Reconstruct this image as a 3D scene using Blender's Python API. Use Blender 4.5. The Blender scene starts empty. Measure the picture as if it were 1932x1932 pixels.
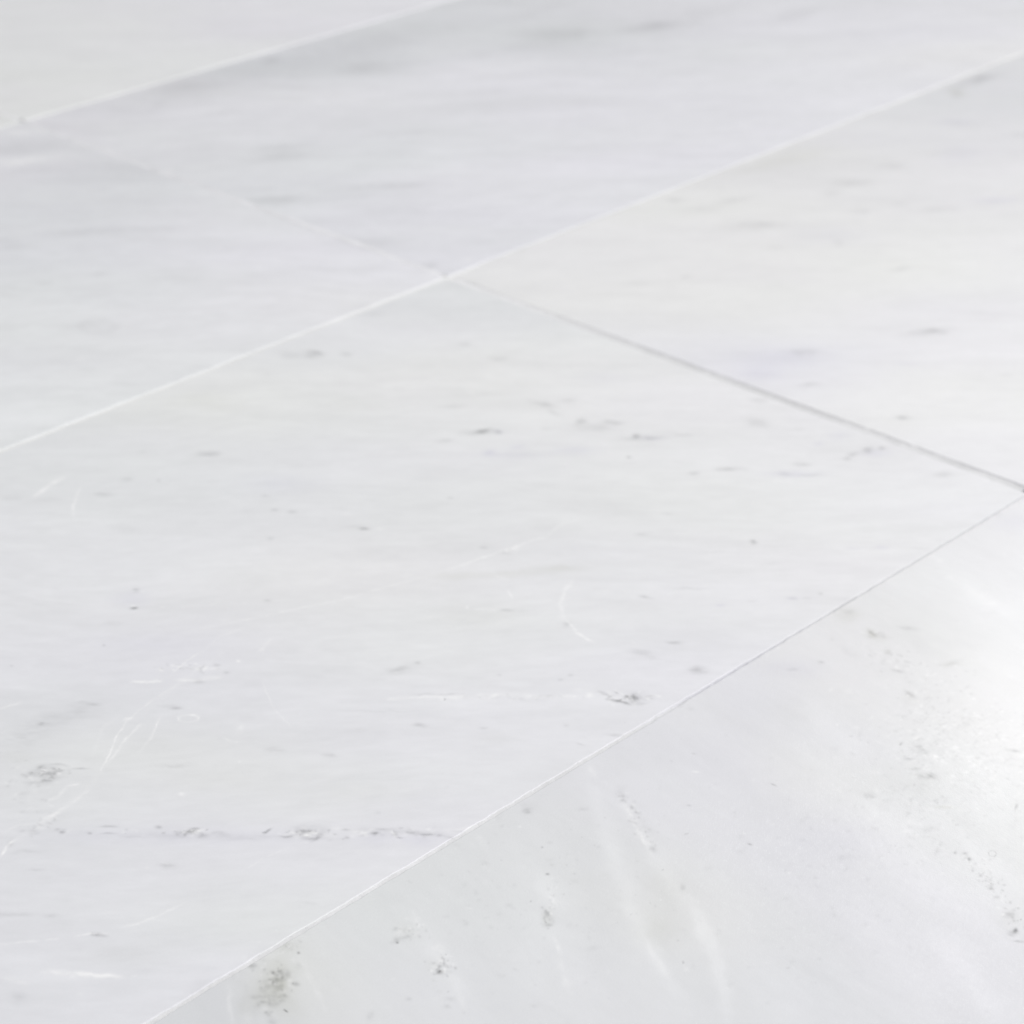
import bpy, math
import numpy as np
from mathutils import Matrix

scene = bpy.context.scene
C = scene.collection

# ------------------------------------------------------------------ view
# camera solved from the joints of the floor: world X runs along the long tile
# edges, world Y along the short ones, the four-tile corner is the origin
S = 1932.0
CC = np.array([966.0, 966.0])
VL = np.array([5839.0, -1420.0])
VC = np.array([-5023.0, -1630.0])
F = math.sqrt(-np.dot(VL - CC, VC - CC))
def _dir(v):
    d = np.array([v[0] - CC[0], v[1] - CC[1], F]); return d / np.linalg.norm(d)
DX, DY = _dir(VL), _dir(VC)
DZ = np.cross(DX, DY); DZ /= np.linalg.norm(DZ)
SC = 0.305 / 0.70612595
def _ray(px, py):
    r = np.array([px - CC[0], py - CC[1], F]); return r * (-SC / (DZ @ r))
_O = _ray(845, 523)
def at(px, py):
    """point of the floor (metres) that a point of the photograph shows"""
    q = _ray(px, py) - _O
    return np.array([q @ DX, q @ DY])
def at_jac(px, py):
    a = at(px, py)
    return a, at(px + 1, py) - a, at(px, py + 1) - a

cam_pos = np.array([-_O @ DX, -_O @ DY, -_O @ DZ])
right = np.array([DX[0], DY[0], DZ[0]])
down = np.array([DX[1], DY[1], DZ[1]])
fwd = np.array([DX[2], DY[2], DZ[2]])
cd = bpy.data.cameras.new('camera'); cam = bpy.data.objects.new('camera', cd); C.objects.link(cam)
M = Matrix.Identity(4)
for r in range(3):
    M[r][0], M[r][1], M[r][2], M[r][3] = right[r], -down[r], -fwd[r], cam_pos[r]
cam.matrix_world = M
cd.sensor_width = 36.0
cd.lens = 36.0 * F / S
cd.clip_start = 0.02; cd.clip_end = 50
cd.dof.use_dof = True
_f = at(1000, 1620)
_v = np.array([_f[0], _f[1], 0]) - cam_pos
cd.dof.focus_distance = float(_v @ fwd)
cd.dof.aperture_fstop = 17.0
scene.camera = cam

# ------------------------------------------------------------------ light
w = bpy.data.worlds.new('World'); scene.world = w; w.use_nodes = True
bg = w.node_tree.nodes['Background']
bg.inputs[0].default_value = (0.985, 0.985, 1.0, 1); bg.inputs[1].default_value = 0.635

def area(name, loc, target, size, power, col=(1, 1, 1), size_y=None):
    l = bpy.data.lights.new(name, 'AREA'); l.energy = power; l.size = size; l.color = col
    if size_y: l.shape = 'RECTANGLE'; l.size_y = size_y
    o = bpy.data.objects.new(name, l); C.objects.link(o)
    from mathutils import Vector
    o.location = loc
    o.rotation_euler = (Vector(target) - Vector(loc)).to_track_quat('-Z', 'Y').to_euler()
    return o
# broad soft daylight from the right-hand side of the room
_r = np.array([right[0], right[1], 0]); _r /= np.linalg.norm(_r)
_a = np.array([fwd[0], fwd[1], 0]); _a /= np.linalg.norm(_a)
_p = at(966, 966); _p = np.array([_p[0], _p[1], 0])
KEY = _p + _r * 1.9 + _a * -0.2 + np.array([0, 0, 1.5])
area('window_light', KEY, _p, 1.3, 33.6, (1.0, 0.995, 0.99))
# small lamp whose reflection is the glare at the right edge
_g = at(1925, 1385); _g = np.array([_g[0], _g[1], 0])
_in = _g - cam_pos; _in /= np.linalg.norm(_in)
_out = _in * np.array([1, 1, -1])
area('ceiling_lamp', _g + _out * 2.2, _g, 0.10, 1.0, (1.0, 0.985, 0.98))

scene.view_settings.view_transform = 'Standard'
scene.view_settings.look = 'None'
scene.view_settings.exposure = 0.0
scene.view_settings.gamma = 1.0
scene.render.engine = 'CYCLES'
scene.cycles.samples = 128

# ------------------------------------------------------------------ noise
rng = np.random.default_rng(7)
def lattice(X, Y, seed):
    """smooth value noise at arbitrary points, about -1..1"""
    r = np.random.default_rng(seed); T = r.uniform(-1, 1, (256, 256))
    xi = np.floor(X).astype(int); yi = np.floor(Y).astype(int)
    fx = X - xi; fy = Y - yi
    fx = fx * fx * fx * (fx * (fx * 6 - 15) + 10); fy = fy * fy * fy * (fy * (fy * 6 - 15) + 10)
    a = T[yi & 255, xi & 255]; b = T[yi & 255, (xi + 1) & 255]
    c = T[(yi + 1) & 255, xi & 255]; d = T[(yi + 1) & 255, (xi + 1) & 255]
    return (a * (1 - fx) + b * fx) * (1 - fy) + (c * (1 - fx) + d * fx) * fy
def fbm(X, Y, seed, octv=4, gain=0.5):
    s = 0; a = 1; t = 0
    for k in range(octv):
        s = s + a * lattice(X * 2 ** k + 17.3 * k, Y * 2 ** k + 9.1 * k, seed + k); t += a; a *= gain
    return s / t * 1.5

# ------------------------------------------------------------------ what is drawn in the stone
# panel coordinates: nine overlapping views of the photograph (column, row)
OFF = (0.0, 645.7, 1286.3); KP = 0.33422
MARKS = []     # (kind, centre, 2x2 inverse, amplitude)
def E(p, x, y, rx, ry, amp, kind='D', ang=0.0):
    px, py = OFF[p[0]] + x * KP, OFF[p[1]] + y * KP
    c, jx, jy = at_jac(px, py)
    a = math.radians(ang); J = np.column_stack([jx, jy])
    u = J @ np.array([math.cos(a), math.sin(a)]) * rx * KP * 0.62
    v = J @ np.array([-math.sin(a), math.cos(a)]) * ry * KP * 0.62
    MARKS.append((kind, c, np.linalg.inv(np.column_stack([u, v])), amp, max(np.linalg.norm(u), np.linalg.norm(v))))
def P(p, pts, wd, amp, kind='L', rag=0.5, wob=0.25):
    """ragged stroke: a chain of small blots of uneven strength"""
    pts = np.array(pts, float)
    seg = np.linalg.norm(np.diff(pts, axis=0), axis=1); tot = seg.sum(); cum = np.concatenate([[0], np.cumsum(seg)])
    step = wd * 0.55; n = max(3, int(tot / step))
    dr = rng.uniform(0, 1, n + 3)
    dr = np.convolve(np.pad(dr, 3, mode='wrap'), np.ones(3) / 3, 'same')[3:-3]
    for k in range(n):
        s = (k + 0.5) / n * tot
        x = np.interp(s, cum, pts[:, 0]); y = np.interp(s, cum, pts[:, 1])
        i = min(len(seg) - 1, np.searchsorted(cum, s) - 1)
        d = pts[i + 1] - pts[i]; an = math.degrees(math.atan2(d[1], d[0]))
        fade = min(1, 3.0 * min(s, tot - s) / tot + 0.3)
        m = fade * (1 - rag + rag * 2.0 * dr[k])
        nx, ny = -d[1] / np.linalg.norm(d), d[0] / np.linalg.norm(d); o = rng.normal(0, wob * wd)
        E(p, x + nx * o, y + ny * o, wd * 1.1, wd * (0.95 if wd >= 40 else 0.55) * (0.7 + 0.8 * dr[(k * 3) % n]), amp * m * (0.64 if wd < 20 else 0.40), kind, an)
def SPK(p, x, y, rx, ry, n, size, dark, light, ang=0.0, asp=2.0):
    """scatter of crystal flecks, dark and light"""
    a = math.radians(ang)
    for _ in range(n):
        u, v = rng.normal(0, 0.5, 2); u *= rx; v *= ry
        X = x + u * math.cos(a) - v * math.sin(a); Y = y + u * math.sin(a) + v * math.cos(a)
        s = size * rng.uniform(0.5, 1.5)
        if rng.random() < 0.5: E(p, X, Y, s * asp * rng.uniform(.6, 1.4), s, dark * rng.uniform(.3, 1.2), 'D', rng.normal(0, 20))
        else: E(p, X, Y, s * asp * rng.uniform(.6, 1.4), s, light * rng.uniform(.3, 1.2), 'L', rng.normal(0, 20))

a00, a10, a20, a01, a11, a21, a02, a12, a22 = (0,0),(1,0),(2,0),(0,1),(1,1),(2,1),(0,2),(1,2),(2,2)
def many(p, kind, rows):
    for r in rows: E(p, r[0], r[1], r[2], r[3], r[4], kind, r[5] if len(r) > 5 else 0)

# --- top left view
many(a00, 'L', [(130,745,150,20,9,-3),(80,760,60,14,5),(160,905,200,24,13,-7),(60,915,120,20,6),(960,965,40,20,6,20),
  (1130,940,120,14,6,-5),(1150,1000,160,14,4,-5),(560,838,160,16,4,8),(1180,1090,90,12,4,6),(100,1300,300,40,3,-4),(1400,600,500,30,3,-6)])
many(a00, 'D', [(1530,340,60,22,6,-8),(1050,490,200,60,4,-8),(40,845,300,40,3,-4),(900,590,40,14,4,-10),(1250,640,120,16,3,-6),
  (1600,880,160,22,5,-5),(1600,830,200,22,4,-6),(1550,1130,200,24,6,-4),(500,1310,300,22,4,-3),(900,1290,150,16,3,-3),
  (30,1380,120,50,3),(560,1545,60,14,3,-8),(250,1600,60,16,3),(640,960,380,50,3),(1500,400,500,60,3,-8)])
for an in range(0, 360, 24):
    E(a00, 550 + 100 * math.cos(math.radians(an)), 1845 + 34 * math.sin(math.radians(an)), 30, 14, 1.6, 'D')
# --- top middle
many(a10, 'D', [(150,240,450,80,4,-8),(1200,192,250,32,6,-2),(1330,195,50,26,4),(1100,255,280,40,4,-6),(150,385,260,40,5,-5),(1150,50,150,26,4,-12),
  (1750,150,180,24,8,-6),(420,750,90,12,3,-5),(400,805,90,12,3,-5),(1250,480,140,16,2,-4),(850,510,250,22,2,-4),(130,1370,170,26,4,4),(490,1500,50,22,4),
  (250,1050,260,22,3,-4),(180,1775,60,14,4),(700,1600,90,30,3),(1880,1130,60,16,4),(1650,1600,120,16,2),(350,1180,260,26,2),(750,600,300,26,2,-5)])
many(a10, 'L', [(480,770,60,16,4),(900,380,380,40,3,-5),(700,1468,34,12,8),(520,1565,70,26,6,10),(800,1840,30,12,4),(600,1300,300,22,2),(260,1310,80,14,3,20)])
# --- top right
many(a20, 'D', [(640,85,160,36,4,-15),(100,90,300,50,3,-8),(1700,440,100,18,8,-10),(1620,465,120,24,4,-14),(1550,535,30,14,5),(1600,700,160,22,3),(960,1030,110,20,6),
  (1180,935,140,22,4),(280,1135,110,15,4,-8),(100,1180,120,14,3),(430,1270,180,25,6,-2),(1010,1195,70,15,4),(1450,1180,140,14,3,-3),(1230,1150,50,14,3),
  (520,1395,60,10,3),(890,1370,30,15,4),(1250,1515,70,12,4,-8),(1400,1872,130,20,9,-5),(1420,1868,50,12,5,-5),(30,1560,50,14,3),(1900,760,90,16,3),(840,1090,60,20,3)])
many(a20, 'B', [(620,890,230,46,5,-8),(1550,520,60,28,9,12),(400,950,200,30,3,-14),(1450,860,160,20,3)])
many(a20, 'V', [(1780,1130,140,20,5),(1550,690,120,22,3),(850,1330,250,60,3),(1560,870,140,60,3)])
# --- middle left
many(a01, 'D', [(1180,632,56,12,9),(1140,635,70,14,4),(1770,68,56,20,11),(1800,70,24,12,6),(1660,78,90,18,4),(720,778,34,13,5),(895,785,14,11,5),
  (580,860,56,13,5),(1500,868,25,8,5),(1550,948,20,8,6),(1652,958,26,9,9),(1530,1110,20,12,4),(1515,1461,24,8,5),(765,1400,26,5,12),(765,1414,24,4,9),
  (755,1502,18,6,26),(585,1712,9,7,7),(1275,1865,20,9,6),(1120,1918,26,11,12),(70,885,60,12,3),(1500,178,60,8,3),(800,625,30,8,3),(65,1830,12,8,5),(640,1590,70,16,2)])
many(a01, 'L', [(300,780,90,26,3,-28),(735,1392,16,8,9,40),(800,1408,12,8,8),(750,1490,18,5,14),(615,1487,18,5,11),(918,1497,16,6,12),(1205,1479,30,5,11,-12),
  (1345,1405,18,12,6),(1345,1800,14,8,22),(455,90,30,16,5),(20,780,30,16,5),(1380,1475,20,6,5),(1280,885,70,10,3),(1270,1568,30,8,4)])
P(a01, [(185,880),(240,838),(300,800),(370,758)], 15, 10)
P(a01, [(462,818),(425,880),(414,945),(420,1012)], 11, 9)
P(a01, [(965,1875),(1070,1790),(1150,1743)], 5, 9, rag=.3)
P(a01, [(1465,1745),(1535,1675)], 16, 6)
P(a01, [(1150,1743),(1240,1665),(1370,1615)], 8, 3.5)
P(a01, [(735,1916),(830,1920),(925,1912)], 11, 14, rag=.3)
P(a01, [(980,1910),(1060,1908),(1120,1912),(1260,1890)], 20, 14)
many(a01, 'B', [(1150,330,200,50,4),(1250,380,120,30,2)])
many(a01, 'V', [(740,1450,120,50,4),(1560,800,260,60,3),(900,1700,400,60,2)])
# --- centre
many(a11, 'D', [(800,503,52,11,14,-6),(785,512,30,7,6),(878,508,24,11,8),(740,515,80,14,5),(1350,448,32,20,9),(1440,482,130,24,5),(1530,452,66,12,8,4),
  (1130,350,80,12,6,12),(1190,392,70,14,5,28),(1270,330,46,10,4),(1662,530,20,12,14),(1750,538,76,11,8),(1640,550,66,12,5),(1860,520,90,14,3),
  (1615,650,13,8,10),(580,558,56,11,4),(630,366,76,9,5),(890,92,66,14,4),(690,12,44,10,6),(20,70,40,14,5),(610,880,20,6,6),(1150,490,34,8,3),(122,1053,30,8,15),
  (1700,1085,44,9,5),(1840,970,36,10,4),(930,1192,44,7,6),(800,1160,28,8,5),(930,1513,36,7,9),(1010,1516,70,7,3),(1712,1440,40,8,10,10),
  (1872,1695,40,9,10),(1710,1760,80,22,5,8),(330,1848,84,20,7,-10),(425,1812,18,9,7),(1290,1880,16,7,6),(1230,1905,14,8,5),(60,1040,60,12,3),(800,300,200,12,2),
  (1270,1590,20,26,5,40),(885,1880,16,8,4)])
many(a11, 'V', [(830,625,36,22,6),(985,592,50,14,4),(1310,612,130,26,4),(950,640,200,30,3),(880,508,40,16,4),(1480,200,160,40,2),(1740,540,90,14,4)])
many(a11, 'L', [(832,604,26,9,4),(212,1052,30,8,11),(20,971,26,8,13),(1200,975,6,5,15),(945,1168,52,13,11,-18),(1010,1142,50,7,8,-26),(960,1188,30,6,6),
  (1248,1015,40,22,5,-30),(706,1497,9,8,17),(1480,1401,34,5,7),(1640,1696,14,5,9,30),(308,1863,26,7,8),(1300,100,400,20,2),(1500,610,20,80,2,-25),(1480,1095,80,12,3)])
P(a11, [(580,1288),(700,1250),(840,1202),(905,1172)], 8, 7)
P(a11, [(975,1152),(1060,1122),(1160,1100)], 9, 6)
P(a11, [(1160,1100),(1230,1030),(1380,1000)], 14, 3)
P(a11, [(-900,1640),(0,1455),(300,1370),(580,1288)], 8, 5)
P(a11, [(1310,1350),(1252,1398),(1235,1480),(1262,1570)], 19, 9, rag=.3)
P(a11, [(1262,1570),(1330,1640),(1430,1705)], 14, 11, rag=.2)
P(a11, [(830,1290),(880,1330),(1000,1345)], 9, 3)
P(a11, [(932,1395),(945,1420),(962,1442)], 9, 14, rag=.3)
P(a11, [(740,1505),(885,1514)], 9, 7)
P(a11, [(180,250),(500,230),(960,270)], 22, 3)
many(a11, 'B', [(650,1320,130,26,5),(950,1308,220,22,5,-3),(1220,1278,150,22,6),(750,1550,350,80,2.5),(80,370,200,60,2)])
SPK(a11, 945, 1172, 50, 14, 14, 5, 4, 10, -15)
# --- middle right
many(a21, 'D', [(690,60,90,24,5),(730,239,74,12,5),(1242,425,34,14,8),(1250,430,70,24,3),(1840,185,40,10,3),(430,452,60,24,6,12),(440,330,60,16,4),
  (1050,612,34,18,10),(1130,600,22,9,12),(968,634,56,16,6,-16),(930,660,22,9,9),(680,688,56,11,6),(580,745,40,10,5),(720,750,70,8,5),(255,716,60,11,8,-3),
  (70,740,34,9,7),(340,715,50,8,3),(1470,748,60,14,6),(660,490,36,10,3),(405,1128,20,13,13,18),(395,1463,36,5,5),(775,1418,14,10,4),(85,1850,56,20,9,-5),
  (620,1443,30,8,5),(700,1444,34,5,4),(240,1190,160,8,2),(1340,1160,60,6,3),(10,525,60,12,4),(500,1250,60,8,2),(60,1390,120,8,3)])
many(a21, 'V', [(560,88,330,72,5,-3),(440,178,140,48,4.5),(1090,628,90,24,5),(880,530,70,30,3),(770,575,34,14,4),(620,742,160,20,5),(1130,1157,46,12,4),(960,1165,60,10,2),
  (620,1443,34,9,4),(215,1485,30,8,5),(1880,1020,150,60,3),(650,1840,180,60,3),(1270,120,80,16,2)])
many(a21, 'L', [(470,1138,60,9,4),(540,455,40,12,3),(520,715,100,12,2),(1030,540,70,10,3),(1460,1236,20,12,9),(1430,1212,18,10,7),(1520,1330,26,12,9,25),(1750,1472,26,14,8)])
P(a21, [(1420,1205),(1540,1310),(1660,1430),(1932,1590)], 70, 5, wob=.1)
P(a21, [(1540,1318),(1600,1370),(1740,1460)], 22, 5)
many(a21, 'B', [(935,1540,80,44,7),(1075,1640,34,16,12,38),(1100,1660,70,24,5,10),(1520,1815,60,14,4),(1160,1745,24,16,4)])
many(a21, 'D', [(1110,1650,44,16,6,15),(1062,1632,18,8,10,40),(1280,1615,54,13,7,8),(925,1742,60,14,8,32),(945,1525,34,16,4),(1160,1748,18,12,8),(1520,1818,80,17,12),(1550,1800,50,14,7,-20),
  (1225,1855,40,12,8,15),(630,1850,30,9,5),(790,1808,20,9,5),(1760,1525,60,13,3),(1330,1690,140,50,4,35),(1560,1700,200,30,3,10)])
SPK(a21, 1080, 1650, 70, 24, 26, 7, 6, 6, 10, 1.5)
SPK(a21, 1250, 1830, 300, 90, 120, 7, 3, 6, 20, 1.5)
# --- bottom left
P(a02, [(0,152),(60,134),(120,120)], 9, 13, rag=.3)
P(a02, [(60,290),(250,240),(400,178),(560,128)], 44, 2.2, 'D', rag=.2)
many(a02, 'D', [(120,320,260,80,2,-12),(232,240,22,11,7),(520,128,48,9,7),(460,118,30,8,4),(1000,152,30,9,8),(960,140,60,14,3),(1550,385,60,20,4),(1860,415,60,12,4),
  (250,559,46,9,14),(200,570,70,10,6),(270,520,100,40,6),(240,478,30,14,8),(330,470,50,8,6,5),(450,492,50,5,8),(200,520,40,14,5),(60,912,16,22,8,40),(150,960,90,10,3),(200,1060,50,9,3),
  (190,856,30,11,8),(355,851,20,8,17),(505,855,14,7,12),(610,820,44,6,9),(610,859,42,5,8),(900,821,20,10,15),(925,853,11,7,14),(1072,848,38,16,13),(1100,828,30,8,8),(1140,868,80,16,6),
  (1235,855,48,9,9),(1512,842,24,8,18,-35),(1494,850,16,5,14),(1740,835,100,30,6),(1620,874,38,6,15),(1785,882,38,9,13,-28),(1700,850,40,8,7),(1750,880,40,7,10),(740,876,60,6,4),
  (955,1040,54,18,5),(545,1430,34,10,12),(590,1438,28,8,8),(520,1422,12,8,6),(290,1325,34,11,6),(60,1315,110,14,4),(980,478,70,10,3),(1050,470,90,12,2),(1750,1250,50,9,3),
  (110,1780,60,40,3),(90,455,24,7,4),(1430,1605,28,16,12),(1640,1500,50,24,3),(1690,1533,8,6,30),(1600,1650,40,22,12),(1545,1643,7,6,22),(1590,1640,16,10,8),
  (1540,1700,16,10,18),(1565,1690,24,16,8),(1560,1735,30,26,7),(1510,1775,70,8,9),(1495,1805,22,9,13),(1480,1760,24,20,5),(1440,1780,30,14,4),(1540,1920,30,20,6),(1615,1856,9,4,95,30),(1606,1848,5,3,60,30),
  (1170,1790,120,140,3),(1380,1740,20,90,4),(1440,1870,24,60,4)])
many(a02, 'L', [(1085,187,24,5,16),(1355,268,26,24,9),(1360,255,14,10,5),(1285,325,28,9,8,20),(1340,340,12,5,7),(1350,452,9,6,16),(360,492,20,5,11),(300,500,30,6,7),(1020,634,18,10,24),(1035,640,26,14,5),
  (1145,832,26,5,12,-15),(1100,835,14,5,10),(1440,834,22,4,8),(1735,864,32,7,9),(1860,866,50,16,8),(1690,855,30,6,6),(1900,825,50,10,7),(982,1046,24,5,13,-15),(830,1050,14,6,12),(760,1063,30,5,7),(935,1026,26,4,9,12),
  (605,1305,60,9,3),(500,1676,150,15,6),(752,1662,18,5,9),(450,1770,24,18,7),(1555,1402,12,5,9,-25),(620,815,36,3,6),(1205,1365,60,14,2),(1190,1435,30,6,4),(1230,850,30,3,6),
  (1380,1560,30,30,4),(1640,1500,20,12,7),(1560,1540,60,16,4,-30),(1400,1900,34,40,4)])
for an in range(0, 360, 18):
    E(a02, 1062 + 62 * math.cos(math.radians(an)), 208 + 20 * math.sin(math.radians(an)), 15, 5, 8, 'L', an + 90)
P(a02, [(570,515),(600,450),(628,390),(652,310),(725,218)], 9, 13, rag=.3)
P(a02, [(725,218),(790,160),(870,105)], 6, 7, rag=.3)
P(a02, [(600,475),(650,410),(700,335),(800,240)], 12, 9)
P(a02, [(700,220),(740,205)], 14, 10)
P(a02, [(780,415),(840,330),(880,255),(900,195)], 11, 5)
P(a02, [(850,330),(880,260),(900,200)], 6, 7)
P(a02, [(515,420),(555,330),(575,260),(680,190)], 14, 3)
P(a02, [(830,130),(930,60),(1010,10)], 12, 4)
P(a02, [(560,520),(480,620),(300,760),(150,860),(0,960)], 26, 4)
P(a02, [(520,560),(600,400),(720,260),(860,130),(1100,-60),(1370,-250)], 26, 3)
P(a02, [(255,690),(330,650),(375,595)], 15, 7)
P(a02, [(380,590),(452,575)], 10, 7)
P(a02, [(220,808),(300,752),(385,705)], 17, 8)
P(a02, [(400,690),(470,640),(510,610)], 12, 4)
P(a02, [(0,1000),(30,935),(95,885)], 13, 10)
P(a02, [(20,850),(100,810),(210,800)], 10, 4)
P(a02, [(1480,10),(1520,85),(1545,150)], 7, 6)
P(a02, [(1545,150),(1600,215),(1650,260)], 8, 3.5)
P(a02, [(1355,1080),(1420,1040),(1500,990),(1650,930)], 5, 5)
P(a02, [(660,1394),(780,1367),(900,1320),(1050,1243)], 9, 9)
P(a02, [(415,1438),(505,1420),(620,1425)], 8, 10)
P(a02, [(0,1482),(120,1470),(220,1462)], 11, 9)
P(a02, [(245,1459),(330,1450)], 8, 8)
P(a02, [(225,1640),(400,1648),(560,1660),(695,1662)], 17, 12, rag=.35)
P(a02, [(20,1665),(90,1678),(160,1710)], 22, 8)
P(a02, [(1405,1462),(1475,1464)], 6, 6)
P(a02, [(1300,1700),(1302,1850),(1315,1940)], 22, 6)
P(a02, [(1690,1560),(1740,1650),(1790,1740),(1850,1880)], 26, 6)
P(a02, [(80,868),(1932,872)], 60, 2.0, 'V', wob=.1)
P(a02, [(700,870),(1932,880)], 30, 2.2, 'D', wob=.1)
many(a02, 'B', [(1570,1700,80,90,15),(1500,1770,120,100,9),(1590,1600,90,60,5),(1620,1500,90,40,5),(1380,1850,60,80,4),(1640,1850,90,90,4),(700,1550,300,80,2),(1250,560,300,60,2),(80,430,120,50,3)])
SPK(a02, 265, 520, 120, 40, 60, 7, 9, 8, -5)
SPK(a02, 1080, 850, 90, 22, 40, 6, 9, 6)
SPK(a02, 1740, 855, 110, 28, 50, 6, 9, 8)
SPK(a02, 1080, 848, 120, 22, 26, 8, 9, 8)
SPK(a02, 1700, 852, 150, 20, 26, 8, 8, 9)
SPK(a02, 700, 845, 600, 16, 22, 7, 5, 6)
SPK(a02, 150, 620, 200, 260, 60, 8, 3, 6, -40)
SPK(a02, 1550, 1710, 110, 150, 110, 10, 9, 6, 20, 1.3)
SPK(a02, 1640, 1500, 70, 40, 30, 6, 5, 6, -20, 1.3)
SPK(a02, 250, 800, 120, 40, 30, 7, 4, 6, -35)
# --- bottom middle
P(a12, [(250,100),(400,92),(560,86),(700,90)], 16, 9, rag=.35)
P(a12, [(700,82),(1000,76),(1260,88)], 20, 7)
P(a12, [(1240,88),(1330,80)], 16, 8)
P(a12, [(1485,98),(1560,112),(1630,128)], 9, 9, 'D')
P(a12, [(0,835),(300,838),(640,870)], 26, 2.5, 'D')
P(a12, [(0,870),(600,880)], 40, 2.5, 'V')
P(a12, [(560,835),(700,822),(800,800)], 14, 6)
many(a12, 'L', [(640,88,50,9,7),(280,98,30,12,6),(1395,74,24,15,20),(1400,90,12,6,6),(575,68,22,8,8),(1330,50,40,14,4),(90,846,56,20,11),(484,832,15,8,22),(390,834,24,12,10),(1590,300,34,18,8),(610,845,60,8,6),
  (130,850,30,8,7),(1007,820,12,5,14),(720,1273,24,5,8,10),(285,1675,20,9,5),(1185,1250,24,26,6),(1190,1235,10,5,7),(1150,1150,60,60,3.5),(535,1515,46,46,8,40),(560,1560,40,22,8),(595,1585,18,12,9),
  (525,1605,20,8,8),(480,1490,40,70,3),(645,1700,36,70,4,-25),(340,1412,50,12,9,-12),(415,1345,24,30,7),(400,1300,16,20,5),(425,1380,30,9,7),(540,1790,34,10,7),(1797,1230,6,5,15),(945,112,8,6,7),(1840,532,8,8,7),
  (1300,1440,24,10,2),(1700,560,200,50,2)])
many(a12, 'D', [(500,72,90,7,6),(600,68,50,5,6),(1167,83,24,8,11),(578,100,5,5,30),(1640,95,26,18,22),(1640,88,10,14,8),(1650,95,80,36,6),(1470,66,30,9,9,20),(1500,80,30,6,6,30),(1732,90,24,5,14,15),(1735,80,20,5,6),(1700,120,50,10,4),
  (440,248,44,13,7),(800,262,25,8,4),(1265,248,20,10,4),(1340,352,40,6,6,10),(1540,298,60,8,5,5),(200,165,300,6,2),
  (225,833,36,6,8),(190,854,24,5,15),(320,880,20,5,15),(330,822,16,6,7),(468,858,44,5,28),(445,850,60,9,9),(15,832,26,6,9),(600,879,40,6,12),(570,870,30,5,8),(660,840,40,6,6),(5,885,10,5,6),
  (1055,725,30,18,9),(1058,740,18,6,6),(1080,695,70,30,4),(1140,640,60,20,3,-25),(1360,718,28,9,7),(1127,935,8,6,12),(1353,875,5,4,10),(1310,1082,6,4,12),(1157,1084,11,7,14),(1067,1238,6,5,10),(897,1008,5,4,8),
  (1160,1310,28,26,7),(1155,1300,14,10,6),(1165,1372,26,10,12),(1180,1340,34,20,4),(1410,1500,60,14,2),(555,1638,16,9,24),(552,1636,7,6,38),(575,1640,40,14,8),(522,1586,16,7,9),(550,1600,20,6,7),
  (330,1452,56,12,7,-18),(311,1470,7,5,26),(590,1835,26,12,6),(600,1790,50,14,4),(690,1865,14,11,5),(375,1790,20,12,5),(155,1890,24,32,5,30),(597,1748,4,4,18),(1812,1062,6,3,24,-20),(1912,1160,18,22,7),
  (1920,1583,8,7,16),(270,1230,140,50,3),(1580,668,14,9,9),(1752,942,24,16,6,40),(1600,880,60,120,2.5,-30),(1430,560,40,40,3),(1570,620,30,30,3)])
P(a12, [(1575,670),(1640,760),(1700,880),(1740,950)], 34, 9, wob=.2)
P(a12, [(1600,700),(1700,900),(1760,990)], 14, 5)
P(a12, [(1740,950),(1800,1060),(1932,1200)], 60, 7)
P(a12, [(1385,500),(1420,580),(1460,770),(1560,1050),(1640,1290),(1750,1550),(1850,1700),(1960,1890)], 50, 5.5, wob=.2)
P(a12, [(1405,455),(1432,540)], 22, 7)
P(a12, [(1700,1420),(1760,1540),(1850,1680)], 24, 5)
P(a12, [(1120,1040),(1150,1150),(1185,1260)], 44, 3)
P(a12, [(1188,1430),(1212,1480),(1228,1530)], 16, 8)
P(a12, [(1228,1530),(1250,1650),(1290,1780)], 34, 5)
P(a12, [(770,860),(815,940)], 32, 4)
P(a12, [(600,1640),(650,1740),(700,1880)], 26, 4)
many(a12, 'B', [(1840,1150,120,120,3),(1780,1400,130,120,5),(1160,1330,36,50,6),(520,1600,60,60,2),(370,1400,70,60,3),(860,320,160,40,2),(120,620,300,60,2)])
SPK(a12, 555, 1600, 60, 70, 70, 7, 10, 10, 30, 1.3)
SPK(a12, 1660, 780, 40, 160, 60, 8, 5, 8, -28, 1.4)
SPK(a12, 380, 1400, 90, 60, 40, 8, 5, 7, 0, 1.3)
SPK(a12, 1180, 1250, 30, 140, 40, 7, 5, 8, 0, 1.3)
SPK(a12, 1100, 1300, 900, 700, 260, 9, 2.2, 2.5, 20, 1.6)
SPK(a22, 900, 1100, 900, 900, 400, 10, 2.0, 2.5, 30, 1.6)
SPK(a12, 1160, 1320, 30, 60, 30, 6, 7, 6, 0, 1.3)
SPK(a12, 1600, 90, 130, 34, 60, 6, 11, 12)
SPK(a12, 900, 86, 500, 16, 60, 7, 3, 9)
SPK(a02, 1050, -80, 220, 26, 40, 7, 8, 14)
SPK(a12, 260, 850, 280, 22, 44, 8, 9, 10)
SPK(a12, 1700, 850, 40, 160, 30, 6, 5, 6, -28, 1.3)
SPK(a12, 1560, 1000, 500, 700, 160, 4, 4, 4, 0, 1.2)
for q in ([(1400,470),(1560,900),(1700,1250),(1932,1700)], [(1560,560),(1760,900),(1932,1150)], [(1120,900),(1230,1400),(1330,1900)], [(400,1200),(560,1500),(720,1932)], [(1000,800),(1060,1300),(1100,1932)]):
    P(a12, q, 130, 2.6, rag=.7, wob=.25)
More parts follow.
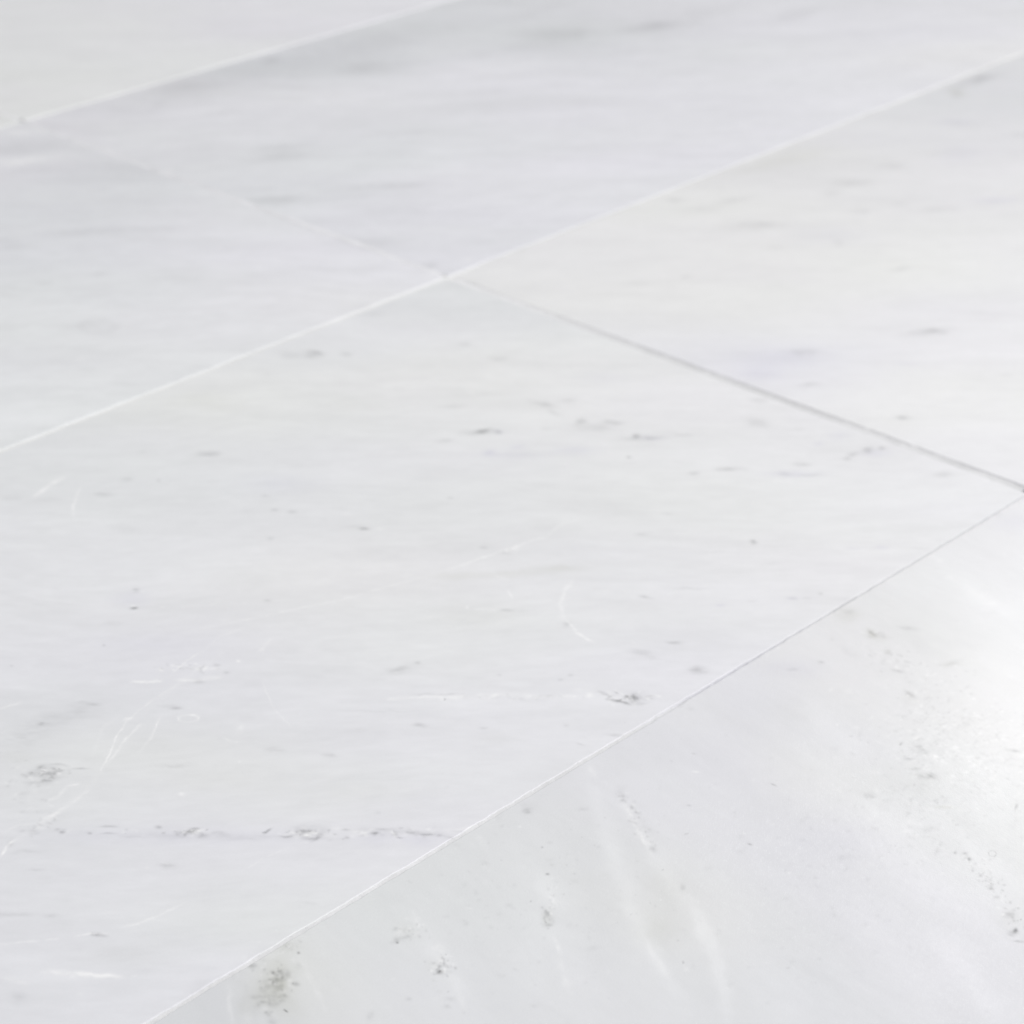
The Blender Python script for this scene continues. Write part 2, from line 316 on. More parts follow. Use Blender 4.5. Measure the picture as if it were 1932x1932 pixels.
P(a12, [(1760,960),(1860,1120),(1990,1330),(2110,1560),(2200,1932)], 60, 2.5, rag=.15, wob=.08)
P(a12, [(1500,520),(1680,900),(1850,1300),(1932,1560)], 100, 3.0, 'D', rag=.6)
P(a12, [(1300,700),(1420,1200),(1560,1800)], 120, 2.2, 'D', rag=.6)
for q in ([(100,1000),(350,1450),(600,1932)], [(500,100),(900,560),(1400,1100),(1932,1560)], [(760,560),(1200,1000),(1800,1500)], [(900,1300),(1300,1600),(1600,1932)]):
    P(a22, q, 140, 2.6, rag=.7, wob=.25)
P(a22, [(300,500),(600,1000),(1100,1700)], 150, 2.0, 'D', rag=.6)
P(a22, [(1250,500),(1500,780),(1932,1050)], 80, 3, 'D', rag=.7)
# --- bottom right
P(a22, [(640,60),(760,170),(900,310),(1020,450)], 70, 4.5, wob=.15)
P(a22, [(1030,640),(1100,740),(1300,840)], 40, 4)
P(a22, [(1300,800),(1500,800),(1700,1000),(1932,1200)], 60, 4)
P(a22, [(0,1195),(110,1340),(190,1550),(280,1932)], 46, 8, wob=.2)
P(a22, [(1400,1430),(1620,1640),(1750,1850),(1850,1932)], 80, 7, wob=.15)
P(a22, [(1360,700),(1480,740),(1620,900)], 24, 5)
many(a22, 'D', [(1392,530,56,16,14),(1400,525,24,10,8),(1320,492,30,9,8),(1600,240,70,22,9,-22),(1500,305,60,24,6,-30),(1290,72,36,14,8,30),(1265,130,60,36,4),(1870,386,50,8,10,8),
  (1055,640,28,22,6),(1290,435,40,7,7),(1345,380,50,30,5,20),(1622,1002,9,12,16),(1745,1170,22,11,12),(1780,1215,18,12,9),(1850,1318,28,14,10),(1885,1405,11,14,24),(1870,1420,34,18,8),(1902,1466,30,7,10),
  (1690,1095,16,9,9),(1400,830,40,16,5),(1438,960,16,22,6,20),(1500,950,60,50,3),(1880,800,60,24,5,-32),(385,915,12,5,22,15),(25,860,12,4,20,-20),(520,580,20,5,10,20),(65,403,15,5,7),(45,697,15,5,6),(1235,352,10,5,12,-30),
  (600,1612,12,5,4),(1310,583,7,7,9),(1890,705,8,20,9,20),(955,305,12,4,7),(1720,1440,90,50,3),(1480,1340,260,60,1.5),(930,990,60,20,2),(1500,1545,160,30,2)])
many(a22, 'L', [(1265,843,18,10,22),(1815,1315,12,6,18),(1790,1275,14,7,15),(607,1078,8,6,17),(640,1100,6,5,9),(1285,1073,8,6,12),(1467,1082,8,6,12),(880,242,8,6,17),(1075,203,7,6,17),(1150,212,8,8,10),(80,508,20,6,14,8),(65,505,6,6,8),
  (1380,993,18,7,10,20),(1480,970,20,8,7),(470,890,8,8,6),(1090,740,14,10,9,40),(1180,800,14,14,9),(25,1620,16,12,6,30),(658,707,5,4,9),(940,55,26,16,7),(1120,345,30,8,6,20),(1100,510,50,14,5)])
for an in range(0, 360, 24):
    E(a22, 1752 + 20 * math.cos(math.radians(an)), 968 + 17 * math.sin(math.radians(an)), 7, 3, 7, 'D', an + 90)
many(a22, 'B', [(1490,708,56,10,9),(1300,90,60,40,2),(620,160,200,100,2.5),(1300,560,300,100,2),(1850,1350,80,60,3)])
many(a22, 'V', [(900,880,300,140,2),(350,250,260,200,2)])
SPK(a22, 1560, 360, 460, 330, 1300, 6, 2.5, 8, 25, 1.9)
SPK(a22, 1750, 1150, 60, 300, 140, 6, 8, 5, -42, 1.4)
SPK(a22, 1400, 800, 400, 200, 260, 6, 3.5, 5, 25, 1.6)

# overall tone of the stone: photographed colour at a scatter of points on each tile
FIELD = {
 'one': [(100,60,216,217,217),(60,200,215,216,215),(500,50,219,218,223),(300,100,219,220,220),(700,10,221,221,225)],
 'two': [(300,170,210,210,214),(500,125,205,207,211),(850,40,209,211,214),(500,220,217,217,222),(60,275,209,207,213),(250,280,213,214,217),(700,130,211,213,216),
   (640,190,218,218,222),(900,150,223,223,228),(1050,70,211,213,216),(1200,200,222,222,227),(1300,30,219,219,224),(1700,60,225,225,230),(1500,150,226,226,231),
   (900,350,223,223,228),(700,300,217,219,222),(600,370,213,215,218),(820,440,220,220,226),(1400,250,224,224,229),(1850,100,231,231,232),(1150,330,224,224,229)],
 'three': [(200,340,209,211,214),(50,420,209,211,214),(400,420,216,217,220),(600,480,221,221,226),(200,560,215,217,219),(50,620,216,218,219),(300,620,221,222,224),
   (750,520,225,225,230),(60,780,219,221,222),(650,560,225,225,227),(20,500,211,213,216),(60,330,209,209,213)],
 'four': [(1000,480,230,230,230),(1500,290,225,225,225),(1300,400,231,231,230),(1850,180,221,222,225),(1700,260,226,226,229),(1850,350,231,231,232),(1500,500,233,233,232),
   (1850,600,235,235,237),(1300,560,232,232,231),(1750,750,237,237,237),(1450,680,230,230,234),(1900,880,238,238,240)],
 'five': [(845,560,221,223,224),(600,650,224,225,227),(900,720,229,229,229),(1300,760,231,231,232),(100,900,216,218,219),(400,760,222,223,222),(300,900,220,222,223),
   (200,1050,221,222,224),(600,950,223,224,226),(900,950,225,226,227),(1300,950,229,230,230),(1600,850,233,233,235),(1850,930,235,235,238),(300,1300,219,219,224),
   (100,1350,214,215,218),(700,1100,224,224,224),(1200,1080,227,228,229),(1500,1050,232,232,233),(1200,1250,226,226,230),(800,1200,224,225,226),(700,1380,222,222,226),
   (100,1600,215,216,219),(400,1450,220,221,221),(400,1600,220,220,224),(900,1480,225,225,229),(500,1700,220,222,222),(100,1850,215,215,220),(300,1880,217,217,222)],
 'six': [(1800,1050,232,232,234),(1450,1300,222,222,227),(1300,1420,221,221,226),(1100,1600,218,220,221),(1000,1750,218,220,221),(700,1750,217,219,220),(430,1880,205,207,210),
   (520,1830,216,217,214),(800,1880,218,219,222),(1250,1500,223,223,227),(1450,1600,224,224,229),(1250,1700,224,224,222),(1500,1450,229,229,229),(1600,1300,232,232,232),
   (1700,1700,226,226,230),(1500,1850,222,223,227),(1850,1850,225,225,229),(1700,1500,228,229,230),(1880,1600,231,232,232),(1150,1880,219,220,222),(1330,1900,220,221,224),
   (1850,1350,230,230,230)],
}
def lin(v):
    v = np.asarray(v, float) / 255.0
    return np.where(v < 0.04045, v / 12.92, ((v + 0.055) / 1.055) ** 2.4)
GAIN = 0.93          # brightness the room gives to a stone of albedo 1 at mid-picture
TREND = 0.17         # how much brighter the room is on the right than on the left
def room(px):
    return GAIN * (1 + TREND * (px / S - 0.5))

# ------------------------------------------------------------------ materials
def marble(name, seed, ang, rough=0.34):
    m = bpy.data.materials.new(name); m.use_nodes = True
    nt = m.node_tree; N = nt.nodes; L = nt.links; b = N['Principled BSDF']
    def node(t, **k):
        n = N.new(t)
        for a, v in k.items(): setattr(n, a, v)
        return n
    tone = node('ShaderNodeAttribute', attribute_name='stone_tone')
    vein = node('ShaderNodeAttribute', attribute_name='veins')
    sep = node('ShaderNodeSeparateColor'); L.new(vein.outputs['Color'], sep.inputs[0])
    tc = node('ShaderNodeTexCoord'); mp = node('ShaderNodeMapping')
    mp.inputs['Rotation'].default_value[2] = math.radians(ang); mp.inputs['Location'].default_value = (seed, seed * 1.7, seed * .3)
    L.new(tc.outputs['Object'], mp.inputs[0])
    mp2 = node('ShaderNodeMapping'); mp2.inputs['Scale'].default_value = (0.35, 1.0, 1.0); L.new(mp.outputs[0], mp2.inputs[0])
    def noise(scale, det, src, rgh=0.55):
        n = node('ShaderNodeTexNoise'); n.inputs['Scale'].default_value = scale; n.inputs['Detail'].default_value = det
        n.inputs['Roughness'].default_value = rgh; L.new(src, n.inputs['Vector']); return n.outputs['Fac']
    def math_(op, a, bb, c=None):
        n = node('ShaderNodeMath', operation=op)
        for i, v in enumerate((a, bb, c)):
            if v is None: continue
            if isinstance(v, (int, float)): n.inputs[i].default_value = v
            else: L.new(v, n.inputs[i])
        return n.outputs[0]
    grain = noise(1500, 2, mp.outputs[0]); cryst = noise(420, 3, mp2.outputs[0]); cloud = noise(60, 4, mp2.outputs[0])
    g = math_('MULTIPLY_ADD', grain, 0.050, 0.975)
    g = math_('MULTIPLY_ADD', cryst, 0.022, math_('SUBTRACT', g, 0.011))
    g = math_('MULTIPLY_ADD', cloud, 0.020, math_('SUBTRACT', g, 0.010))
    # vein minerals mixed into the ground colour
    def mix(fac, a, col, blend='MIX'):
        n = node('ShaderNodeMix', data_type='RGBA', blend_type=blend)
        L.new(fac, n.inputs[0]); L.new(a, n.inputs[6])
        if isinstance(col, tuple): n.inputs[7].default_value = (*col, 1)
        else: L.new(col, n.inputs[7])
        return n.outputs[2]
    breakup = math_('MULTIPLY_ADD', cryst, 0.9, 0.55)
    dark = math_('MINIMUM', math_('MULTIPLY', sep.outputs[0], breakup), 1.0)
    light = math_('MINIMUM', math_('MULTIPLY', sep.outputs[1], breakup), 1.0)
    col = mix(dark, tone.outputs['Color'], (0.055, 0.056, 0.060))
    col = mix(light, col, (0.98, 0.98, 0.98))
    vm = node('ShaderNodeVectorMath', operation='SCALE'); L.new(col, vm.inputs[0]); L.new(g, vm.inputs['Scale'])
    L.new(vm.outputs[0], b.inputs['Base Color'])
    b.inputs['Roughness'].default_value = rough
    L.new(math_('MULTIPLY_ADD', cryst, 0.12, rough - 0.06), b.inputs['Roughness'])
    b.inputs['IOR'].default_value = 1.49
    # honed surface: crystals stand out a little, vein minerals are plucked
    h = math_('MULTIPLY_ADD', noise(1150, 3, mp.outputs[0], 0.7), 1.0, math_('MULTIPLY', cryst, 0.7))
    h = math_('SUBTRACT', h, math_('MULTIPLY', sep.outputs[0], 1.2))
    bp = node('ShaderNodeBump'); bp.inputs['Strength'].default_value = 0.12; bp.inputs['Distance'].default_value = 0.0002
    L.new(h, bp.inputs['Height']); L.new(bp.outputs[0], b.inputs['Normal'])
    # the polish: a thin bright skin broken by the crystal grain
    bc = node('ShaderNodeBump'); bc.inputs['Strength'].default_value = 0.9; bc.inputs['Distance'].default_value = 0.0002
    L.new(h, bc.inputs['Height']); L.new(bc.outputs[0], b.inputs['Coat Normal'])
    b.inputs['Coat Weight'].default_value = 0.85; b.inputs['Coat Roughness'].default_value = rough - 0.03; b.inputs['Coat IOR'].default_value = 1.45
    b.inputs['Specular IOR Level'].default_value = 0.12
    return m

def plain_stone(name, col, rough=0.5, nscale=900, amp=0.08, attr=None):
    m = bpy.data.materials.new(name); m.use_nodes = True
    nt = m.node_tree; N = nt.nodes; L = nt.links; b = N['Principled BSDF']
    tc = N.new('ShaderNodeTexCoord')
    n = N.new('ShaderNodeTexNoise'); n.inputs['Scale'].default_value = nscale; n.inputs['Detail'].default_value = 4; L.new(tc.outputs['Object'], n.inputs['Vector'])
    ma = N.new('ShaderNodeMath'); ma.operation = 'MULTIPLY_ADD'; ma.inputs[1].default_value = 2 * amp; ma.inputs[2].default_value = 1 - amp; L.new(n.outputs['Fac'], ma.inputs[0])
    vm = N.new('ShaderNodeVectorMath'); vm.operation = 'SCALE'; L.new(ma.outputs[0], vm.inputs['Scale'])
    if attr:
        a = N.new('ShaderNodeAttribute'); a.attribute_name = attr; L.new(a.outputs['Color'], vm.inputs[0])
    else: vm.inputs[0].default_value = col
    L.new(vm.outputs[0], b.inputs['Base Color']); b.inputs['Roughness'].default_value = rough
    bp = N.new('ShaderNodeBump'); bp.inputs['Strength'].default_value = 0.5; bp.inputs['Distance'].default_value = 0.0003
    L.new(n.outputs['Fac'], bp.inputs['Height']); L.new(bp.outputs[0], b.inputs['Normal'])
    return m

# ------------------------------------------------------------------ meshes
def grid_mesh(name, X, Y, Z, mat, attrs=(), skirt=None):
    ny, nx = X.shape
    co = np.stack([X, Y, Z], -1).reshape(-1, 3)
    idx = np.arange(ny * nx).reshape(ny, nx)
    q = np.stack([idx[:-1, :-1], idx[:-1, 1:], idx[1:, 1:], idx[1:, :-1]], -1).reshape(-1, 4)
    if skirt is not None:
        ring = np.concatenate([idx[0, :], idx[1:, -1], idx[-1, -2::-1], idx[-2:0:-1, 0]])
        low = co[ring].copy(); low[:, 2] = skirt
        n0 = len(co); co = np.vstack([co, low]); k = len(ring)
        a = ring; b = np.roll(ring, -1); la = n0 + np.arange(k); lb = np.roll(la, -1)
        q = np.vstack([q, np.stack([b, a, la, lb], -1)])
        attrs = [(n, np.vstack([v, v[ring]])) for n, v in attrs]
    me = bpy.data.meshes.new(name)
    me.vertices.add(len(co)); me.vertices.foreach_set('co', co.astype(np.float32).ravel())
    me.loops.add(q.size); me.loops.foreach_set('vertex_index', q.astype(np.int32).ravel())
    me.polygons.add(len(q)); me.polygons.foreach_set('loop_start', np.arange(0, q.size, 4, dtype=np.int32))
    me.polygons.foreach_set('use_smooth', np.ones(len(q), bool))
    me.update(calc_edges=True)
    for n, v in attrs:
        at_ = me.attributes.new(n, 'FLOAT_COLOR', 'POINT'); at_.data.foreach_set('color', v.astype(np.float32).ravel())
    me.materials.append(mat)
    o = bpy.data.objects.new(name, me); C.objects.link(o)
    return o

def pix_of(X, Y):
    """where a floor point falls in the photograph (only used to look up the room's light trend)"""
    cx = (X - cam_pos[0]) * right[0] + (Y - cam_pos[1]) * right[1] - cam_pos[2] * right[2]
    cz = (X - cam_pos[0]) * fwd[0] + (Y - cam_pos[1]) * fwd[1] - cam_pos[2] * fwd[2]
    return CC[0] + F * cx / cz

def axis(a, b, fa, fb, step, bev):
    """coordinates from a to b, dense between fa and fb, with extra lines in the arrises"""
    e = np.array([0, .12, .3, .6, 1.0]) * bev
    pts = [a + e, b - e[::-1]]
    fa, fb = max(fa, a + bev * 1.2), min(fb, b - bev * 1.2)
    pts.append(np.arange(fa, fb, step))
    if fa > a + 0.01: pts.append(np.arange(a + bev * 2, fa - 0.004, 0.006))
    if fb < b - 0.01: pts.append(np.arange(fb + 0.004, b - bev * 2, 0.006))
    v = np.unique(np.round(np.concatenate(pts), 7)); return v

L_, W_ = 0.610, 0.305
GAP = 0.0024
CROSS = 0.0046      # the grey joint at the right
CROSS_FAR = 0.0024  # its continuation, hardly visible
BEV = 0.0004
TILES = []
def tile(name, key, label, i, j, fine, step, ang, seed, bias=0.0, lift=0.0, tilt=(0.0, 0.0)):
    cw = CROSS if j < 0 else CROSS_FAR
    x0, x1 = i * L_ + cw / 2, (i + 1) * L_ - cw / 2
    y0, y1 = j * W_ + GAP / 2, (j + 1) * W_ - GAP / 2
    xs = axis(x0, x1, fine[0], fine[1], step, BEV); ys = axis(y0, y1, fine[2], fine[3], step, BEV)
    X, Y = np.meshgrid(xs, ys)
    # ---- tone
    pts = FIELD[key]
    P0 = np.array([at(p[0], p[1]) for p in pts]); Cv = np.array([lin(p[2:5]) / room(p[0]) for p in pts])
    sub = (slice(None, None, 8), slice(None, None, 8))
    xs8, ys8 = xs[::8], ys[::8]
    A8, B8 = np.meshgrid(xs8, ys8)
    # distances squeezed along the bedding of the stone
    ca, sa = math.cos(math.radians(ang)), math.sin(math.radians(ang))
    wob = fbm(A8 * 14, B8 * 14, seed + 50, 3) * 0.012
    T = np.zeros(A8.shape + (3,)); Wt = np.zeros(A8.shape)
    for p, c in zip(P0, Cv):
        dx, dy = A8 - p[0], B8 - p[1] + wob
        u = (dx * ca + dy * sa) * 0.55; v = -dx * sa + dy * ca
        wgt = 1.0 / ((u * u + v * v) / 0.045 ** 2 + 0.15) ** 1.6
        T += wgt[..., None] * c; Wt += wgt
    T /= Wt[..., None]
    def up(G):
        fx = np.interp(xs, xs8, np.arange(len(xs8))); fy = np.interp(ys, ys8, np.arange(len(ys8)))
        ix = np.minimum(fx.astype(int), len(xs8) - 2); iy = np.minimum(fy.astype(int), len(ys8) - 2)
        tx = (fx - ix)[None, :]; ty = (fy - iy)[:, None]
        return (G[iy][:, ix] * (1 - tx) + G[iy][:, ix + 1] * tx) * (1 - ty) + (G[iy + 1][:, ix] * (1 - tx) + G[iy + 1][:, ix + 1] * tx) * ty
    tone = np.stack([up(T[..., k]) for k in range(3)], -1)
    # ---- streaks along the bedding
    u = X * ca + Y * sa; v = -X * sa + Y * ca
    v = v + 0.006 * fbm(u * 9, v * 9, seed + 3, 2)
    st = 0.020 * fbm(u * 12, v * 55, seed + 11, 4) + 0.016 * fbm(u * 40, v * 170, seed + 21, 4, 0.6) + 0.010 * fbm(u * 150, v * 480, seed + 31, 3)
    st += 0.013 * fbm(u * 50, v * 95, seed + 13, 4, 0.6) + 0.009 * fbm(u * 190, v * 300, seed + 15, 3, 0.65)
    wisp = np.abs(fbm(u * 10 + 3, v * 42, seed + 43, 4)); st += 0.020 * np.clip(0.12 - wisp, 0, 1) / 0.12 * np.clip(fbm(u * 8, v * 14, seed + 45, 2) + 0.2, 0, 1)
    wisp = np.abs(fbm(u * 16, v * 80, seed + 47, 4)); st -= 0.016 * np.clip(0.10 - wisp, 0, 1) / 0.10 * np.clip(fbm(u * 10, v * 18, seed + 49, 2) + 0.1, 0, 1)
    blot = fbm(u * 30, v * 120, seed + 41, 3); st -= 0.05 * np.clip(blot - 0.62, 0, 1)
    st = st * {'six': 0.55, 'two': 1.7, 'three': 1.5, 'one': 1.2, 'five': 1.2}.get(key, 1.0)
    tone = tone * 0.88 + tone.mean(-1, keepdims=True) * 0.12
    tone *= (1 + st + bias)[..., None]
    ch = fbm(u * 9, v * 22, seed + 61, 3)
    tone[..., 0] *= 1 + 0.002 * ch; tone[..., 1] *= 1 - 0.003 * ch; tone[..., 2] *= 1 + 0.007 * ch
    # ---- marks
    D = np.zeros_like(X); Li = np.zeros_like(X); Bw = np.zeros_like(X); Vi = np.zeros_like(X)
    soft = np.zeros_like(X)
    book = {'D': D, 'L': Li, 'B': Bw, 'V': Vi}
    # uneven outlines: look the marks up through a small warp
    wx = 0.0009 * fbm(X * 230, Y * 230, seed + 71, 3); wy = 0.0009 * fbm(X * 230, Y * 230, seed + 81, 3)
    for kind, c, Mi, amp, R in MARKS:
        R = 3.0 * R + 0.002
        ia, ib = np.searchsorted(xs, c[0] - R), np.searchsorted(xs, c[0] + R)
        ja, jb = np.searchsorted(ys, c[1] - R), np.searchsorted(ys, c[1] + R)
        if ib <= ia or jb <= ja: continue
        s = (slice(ja, jb), slice(ia, ib))
        k = min(1.0, R / 0.012)
        dx = X[s] + wx[s] * k - c[0]; dy = Y[s] + wy[s] * k - c[1]
        a = Mi[0, 0] * dx + Mi[0, 1] * dy; b = Mi[1, 0] * dx + Mi[1, 1] * dy
        g = amp * np.exp(-0.5 * (a * a + b * b))
        if key == 'six' and R > 0.0085 and kind in 'DL': soft[s] += g if kind == 'L' else -g      # broad cloudy marks stay smooth
        else: book[kind][s] += g
    tex = 1 + 0.55 * fbm(u * 300, v * 700, seed + 91, 3) + 0.3 * fbm(u * 60, v * 160, seed + 95, 2)
    D *= np.clip(tex, 0.2, 2); Li *= np.clip(tex[::-1, ::-1], 0.2, 2)
    tone *= np.exp(0.0080 * np.clip(soft, -30, 9) * (1 + 0.25 * fbm(u * 90, v * 90, seed + 97, 3)))[..., None]
    # brown and violet minerals tint the ground
    tone *= np.exp(-0.014 * np.stack([Bw * 0.82, Bw * 0.82, Bw * 1.08], -1))
    tone *= np.exp(-0.017 * np.stack([Vi * 0.95, Vi * 1.0, Vi * 0.55], -1))
    dk = 1 - np.exp(-0.029 * D)
    lt = np.clip(Li * 0.0100 / 0.32, 0, 1) * 0.95
    A = np.ones_like(X)
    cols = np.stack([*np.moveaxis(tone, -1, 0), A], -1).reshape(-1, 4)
    vein = np.stack([dk, lt, np.zeros_like(X), A], -1).reshape(-1, 4)
    # ---- shape: eased arris, faint waviness, uneven sawn edge
    d = np.minimum(np.minimum(X - x0, x1 - X), np.minimum(Y - y0, y1 - Y))
    t = np.clip(1 - d / BEV, 0, 1)
    Z = lift + tilt[0] * (X - x0) / L_ + tilt[1] * (Y - y0) / W_ - BEV * 0.55 * (1 - np.sqrt(np.clip(1 - t * t, 0, 1))) + 0.00006 * fbm(X * 12, Y * 12, seed + 99, 2)
    near = np.clip(1 - d / 0.0025, 0, 1)
    wv = 0.00016 * lattice(X * 260, Y * 260, seed + 101) + 0.00010 * lattice(X * 900, Y * 900, seed + 103)
    Xn, Yn = X.copy(), Y.copy()
    Xn += wv * near * np.where((X - x0 < 0.003) | (x1 - X < 0.003), 1, 0)
    Yn += wv * near * np.where((Y - y0 < 0.003) | (y1 - Y < 0.003), 1, 0)
    Z -= 0.0004 * near * np.clip(fbm(X * 160, Y * 160, seed + 107, 3) - (0.75 if key in ('five', 'six') else 0.35), 0, 1)
    if key in ('five', 'six'):
        # the joint between these two narrows towards the right
        k = np.clip((X + 0.235) / 0.085, 0, 1); k = k * k * (3 - 2 * k)
        if key == 'five': Yn -= (0.00048 + k * 0.00033) * np.clip(1 - (Y - y0) / 0.02, 0, 1)
        else: Yn += (0.00048 + k * 0.00033) * np.clip(1 - (y1 - Y) / 0.02, 0, 1)
    o = grid_mesh(name, Xn, Yn, Z, marble('marble_' + key, seed, -ang, ROUGH.get(key, 0.36)), [('stone_tone', cols), ('veins', vein)], skirt=-0.010)
    o['label'] = label; o['category'] = 'floor tile'; o['group'] = 'white marble floor tiles'
    TILES.append(o)
ROUGH = {'six': 0.19}

tile('marble_tile', 'five', 'largest tile, across the middle, with straight speckled grey veins and fine white scratches', -1, -1, (-0.485, 0.0, -0.305, 0.0), 0.00050, -45, 100, tilt=(0.0, 0.0002))
tile('marble_tile', 'six', 'nearest marble tile, lamp glare on it and veins running towards the viewer', -1, -2, (-0.46, 0.0, -0.50, -0.305), 0.00045, -100, 300, bias=0.012, lift=-0.0002, tilt=(0.0002, 0.0))
tile('marble_tile', 'four', 'creamy white marble tile at the right with soft violet smudge, behind the grey joint', 0, -1, (0.0, 0.50, -0.305, 0.0), 0.0009, -43, 500, lift=0.0)
tile('marble_tile', 'three', 'grey-white tile at the left edge above the white joint, faint ring mark on it', -1, 0, (-0.26, 0.0, 0.0, 0.305), 0.0009, -44, 700, bias=0.015, lift=0.0001)
tile('marble_tile', 'two', 'blurred marble tile at the top centre with broad blue-grey bands', 0, 0, (0.0, 0.61, 0.0, 0.305), 0.0011, -38, 900, bias=0.02, lift=0.0001)
tile('marble_tile', 'one', 'plain out-of-focus marble tile in the top left corner behind the grey-banded one', 0, 1, (0.0, 0.34, 0.305, 0.52), 0.0014, -42, 1100, bias=0.03, lift=0.0003)
FIELD['seven'] = FIELD['one']
tile('marble_tile', 'seven', 'thin sliver of marble tile at the left edge where four tiles meet near the top', -1, 1, (-0.03, 0.0, 0.305, 0.33), 0.002, -42, 1300, bias=0.03, lift=0.0003)

# ------------------------------------------------------------------ grout
def strip(p, q, width, z0, colf, seed, n=900, over=0.0):
    """grout filling one joint from p to q; colf(s) gives the colour along it"""
    p = np.array(p, float); q = np.array(q, float); Ln = np.linalg.norm(q - p); d = (q - p) / Ln; nrm = np.array([-d[1], d[0]])
    s = np.linspace(0, Ln, n); t = np.linspace(-0.5, 0.5, 9)
    Sg, Tg = np.meshgrid(s, t)
    X = p[0] + d[0] * Sg + nrm[0] * Tg * width; Y = p[1] + d[1] * Sg + nrm[1] * Tg * width
    Z = z0(Sg) - 0.00035 * (1 - (2 * Tg) ** 2) * 0.5 + 0.00010 * fbm(X * 400, Y * 400, seed, 3)
    col = np.stack(colf(Sg), -1) * (1 + 0.05 * fbm(X * 120, Y * 120, seed + 5, 3) + 0.05 * fbm(X * 25, Y * 25, seed + 8, 3))[..., None]
    return X, Y, Z, np.concatenate([col, np.ones(col.shape[:2] + (1,))], -1)
def const(r, g, b): return lambda s: (np.full_like(s, r), np.full_like(s, g), np.full_like(s, b))
WID = CROSS + 0.0016
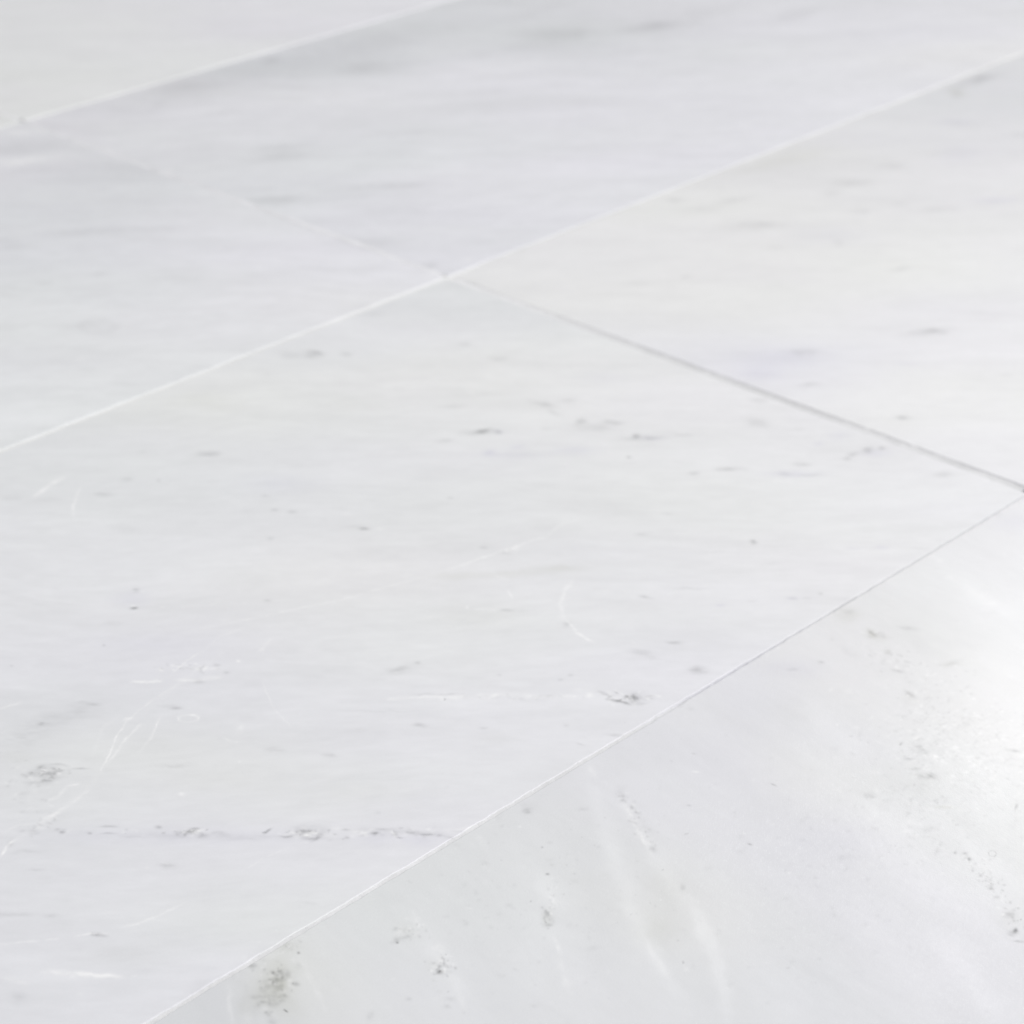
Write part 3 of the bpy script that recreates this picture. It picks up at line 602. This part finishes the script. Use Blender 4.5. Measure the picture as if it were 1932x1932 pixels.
def build_grout():
    parts = []
    lv = lambda z: (lambda s: np.full_like(s, z))
    parts.append(strip((-0.61, 0.305), (0.61, 0.305), WID, lv(-0.0004), const(.83, .83, .84), 1))
    parts.append(strip((-0.61, 0), (0.61, 0), WID, lv(-0.0003), lambda s: tuple(.87 - .07 * np.clip((s - .60) / .05, 0, 1) - .03 * np.clip((s - .9) / .15, 0, 1) + d for d in (0, 0, -.01)), 2))
    # front joint: full and white on the left, thin and hollow on the right
    def zl(s):
        k = np.clip((s - 0.37) / 0.09, 0, 1); return -0.0002 - 0.0022 * k
    def cl(s):
        k = np.clip((s - 0.37) / 0.09, 0, 1); return (.785 - .11 * k, .785 - .10 * k, .79 - .09 * k)
    parts.append(strip((-0.61, -0.305), (0.61, -0.305), WID, zl, cl, 3, n=2200))
    parts.append(strip((0, 0.305 + WID / 2), (0, 0.61), 0.0036, lv(0.00030), const(.84, .84, .85), 4))
    parts.append(strip((0, 0.305 - WID / 2), (0, WID / 2), 0.0036, lv(0.00014), const(.825, .825, .845), 5))
    parts.append(strip((0, -WID / 2), (0, -0.305 + WID / 2), WID, lambda s: -0.0001 - 0.00035 * np.clip(s / 0.3, 0, 1), lambda s: tuple(.80 - .09 * np.clip(s / .10, 0, 1) + d for d in (0, 0, .008)), 6))  # grey cross joint: shade of the recess is put into the grout colour
    parts.append(strip((0, -0.305 - WID / 2), (0, -0.61), WID, lv(-0.0012), const(.64, .645, .65), 7))
    co, qd, cl_ = [], [], []; n0 = 0
    for X, Y, Z, c in parts:
        ny, nx = X.shape; idx = np.arange(ny * nx).reshape(ny, nx) + n0
        q = np.stack([idx[:-1, :-1], idx[:-1, 1:], idx[1:, 1:], idx[1:, :-1]], -1).reshape(-1, 4)
        co.append(np.stack([X, Y, Z], -1).reshape(-1, 3)); qd.append(q); cl_.append(c.reshape(-1, 4)); n0 += ny * nx
    co = np.vstack(co); q = np.vstack(qd); cl_ = np.vstack(cl_)
    me = bpy.data.meshes.new('grout'); me.from_pydata([], [], [])
    me.vertices.add(len(co)); me.vertices.foreach_set('co', co.astype(np.float32).ravel())
    me.loops.add(q.size); me.loops.foreach_set('vertex_index', q.astype(np.int32).ravel())
    me.polygons.add(len(q)); me.polygons.foreach_set('loop_start', np.arange(0, q.size, 4, dtype=np.int32))
    me.polygons.foreach_set('use_smooth', np.ones(len(q), bool)); me.update(calc_edges=True)
    a = me.attributes.new('grout_tone', 'FLOAT_COLOR', 'POINT'); a.data.foreach_set('color', cl_.astype(np.float32).ravel())
    me.materials.append(plain_stone('cement_grout', None, 0.85, 1400, 0.10, attr='grout_tone'))
    o = bpy.data.objects.new('grout', me); C.objects.link(o); o['kind'] = 'structure'
build_grout()

# ------------------------------------------------------------------ the rest of the floor, outside the picture
def surround():
    m = plain_stone('surrounding_marble', (.74, .745, .76), 0.35, 14, 0.05)
    V, Fc = [], []
    def box(x0, x1, y0, y1, z0, z1):
        n = len(V); V.extend([(x0,y0,z0),(x1,y0,z0),(x1,y1,z0),(x0,y1,z0),(x0,y0,z1),(x1,y0,z1),(x1,y1,z1),(x0,y1,z1)])
        Fc.extend([tuple(n + k for k in f) for f in ((0,3,2,1),(4,5,6,7),(0,1,5,4),(1,2,6,5),(2,3,7,6),(3,0,4,7))])
    used = {(-1,-1),(-1,-2),(0,-1),(-1,0),(0,0),(0,1),(-1,1)}
    for i in range(-4, 4):
        for j in range(-6, 7):
            if (i, j) in used: continue
            box(i*L_+GAP/2, (i+1)*L_-GAP/2, j*W_+GAP/2, (j+1)*W_-GAP/2, -0.010, 0.0)
    me = bpy.data.meshes.new('floor'); me.from_pydata(V, [], Fc); me.materials.append(m)
    o = bpy.data.objects.new('floor', me); C.objects.link(o); o['kind'] = 'structure'
    V2 = [(-4*L_,-6*W_,-0.0035),(4*L_,-6*W_,-0.0035),(4*L_,7*W_,-0.0035),(-4*L_,7*W_,-0.0035)]
    me = bpy.data.meshes.new('floor_bed'); me.from_pydata(V2, [], [(0,1,2,3)]); me.materials.append(plain_stone('bed_mortar', (.7,.7,.7), 0.9))
    o = bpy.data.objects.new('floor_bed', me); C.objects.link(o); o['kind'] = 'structure'
surround()
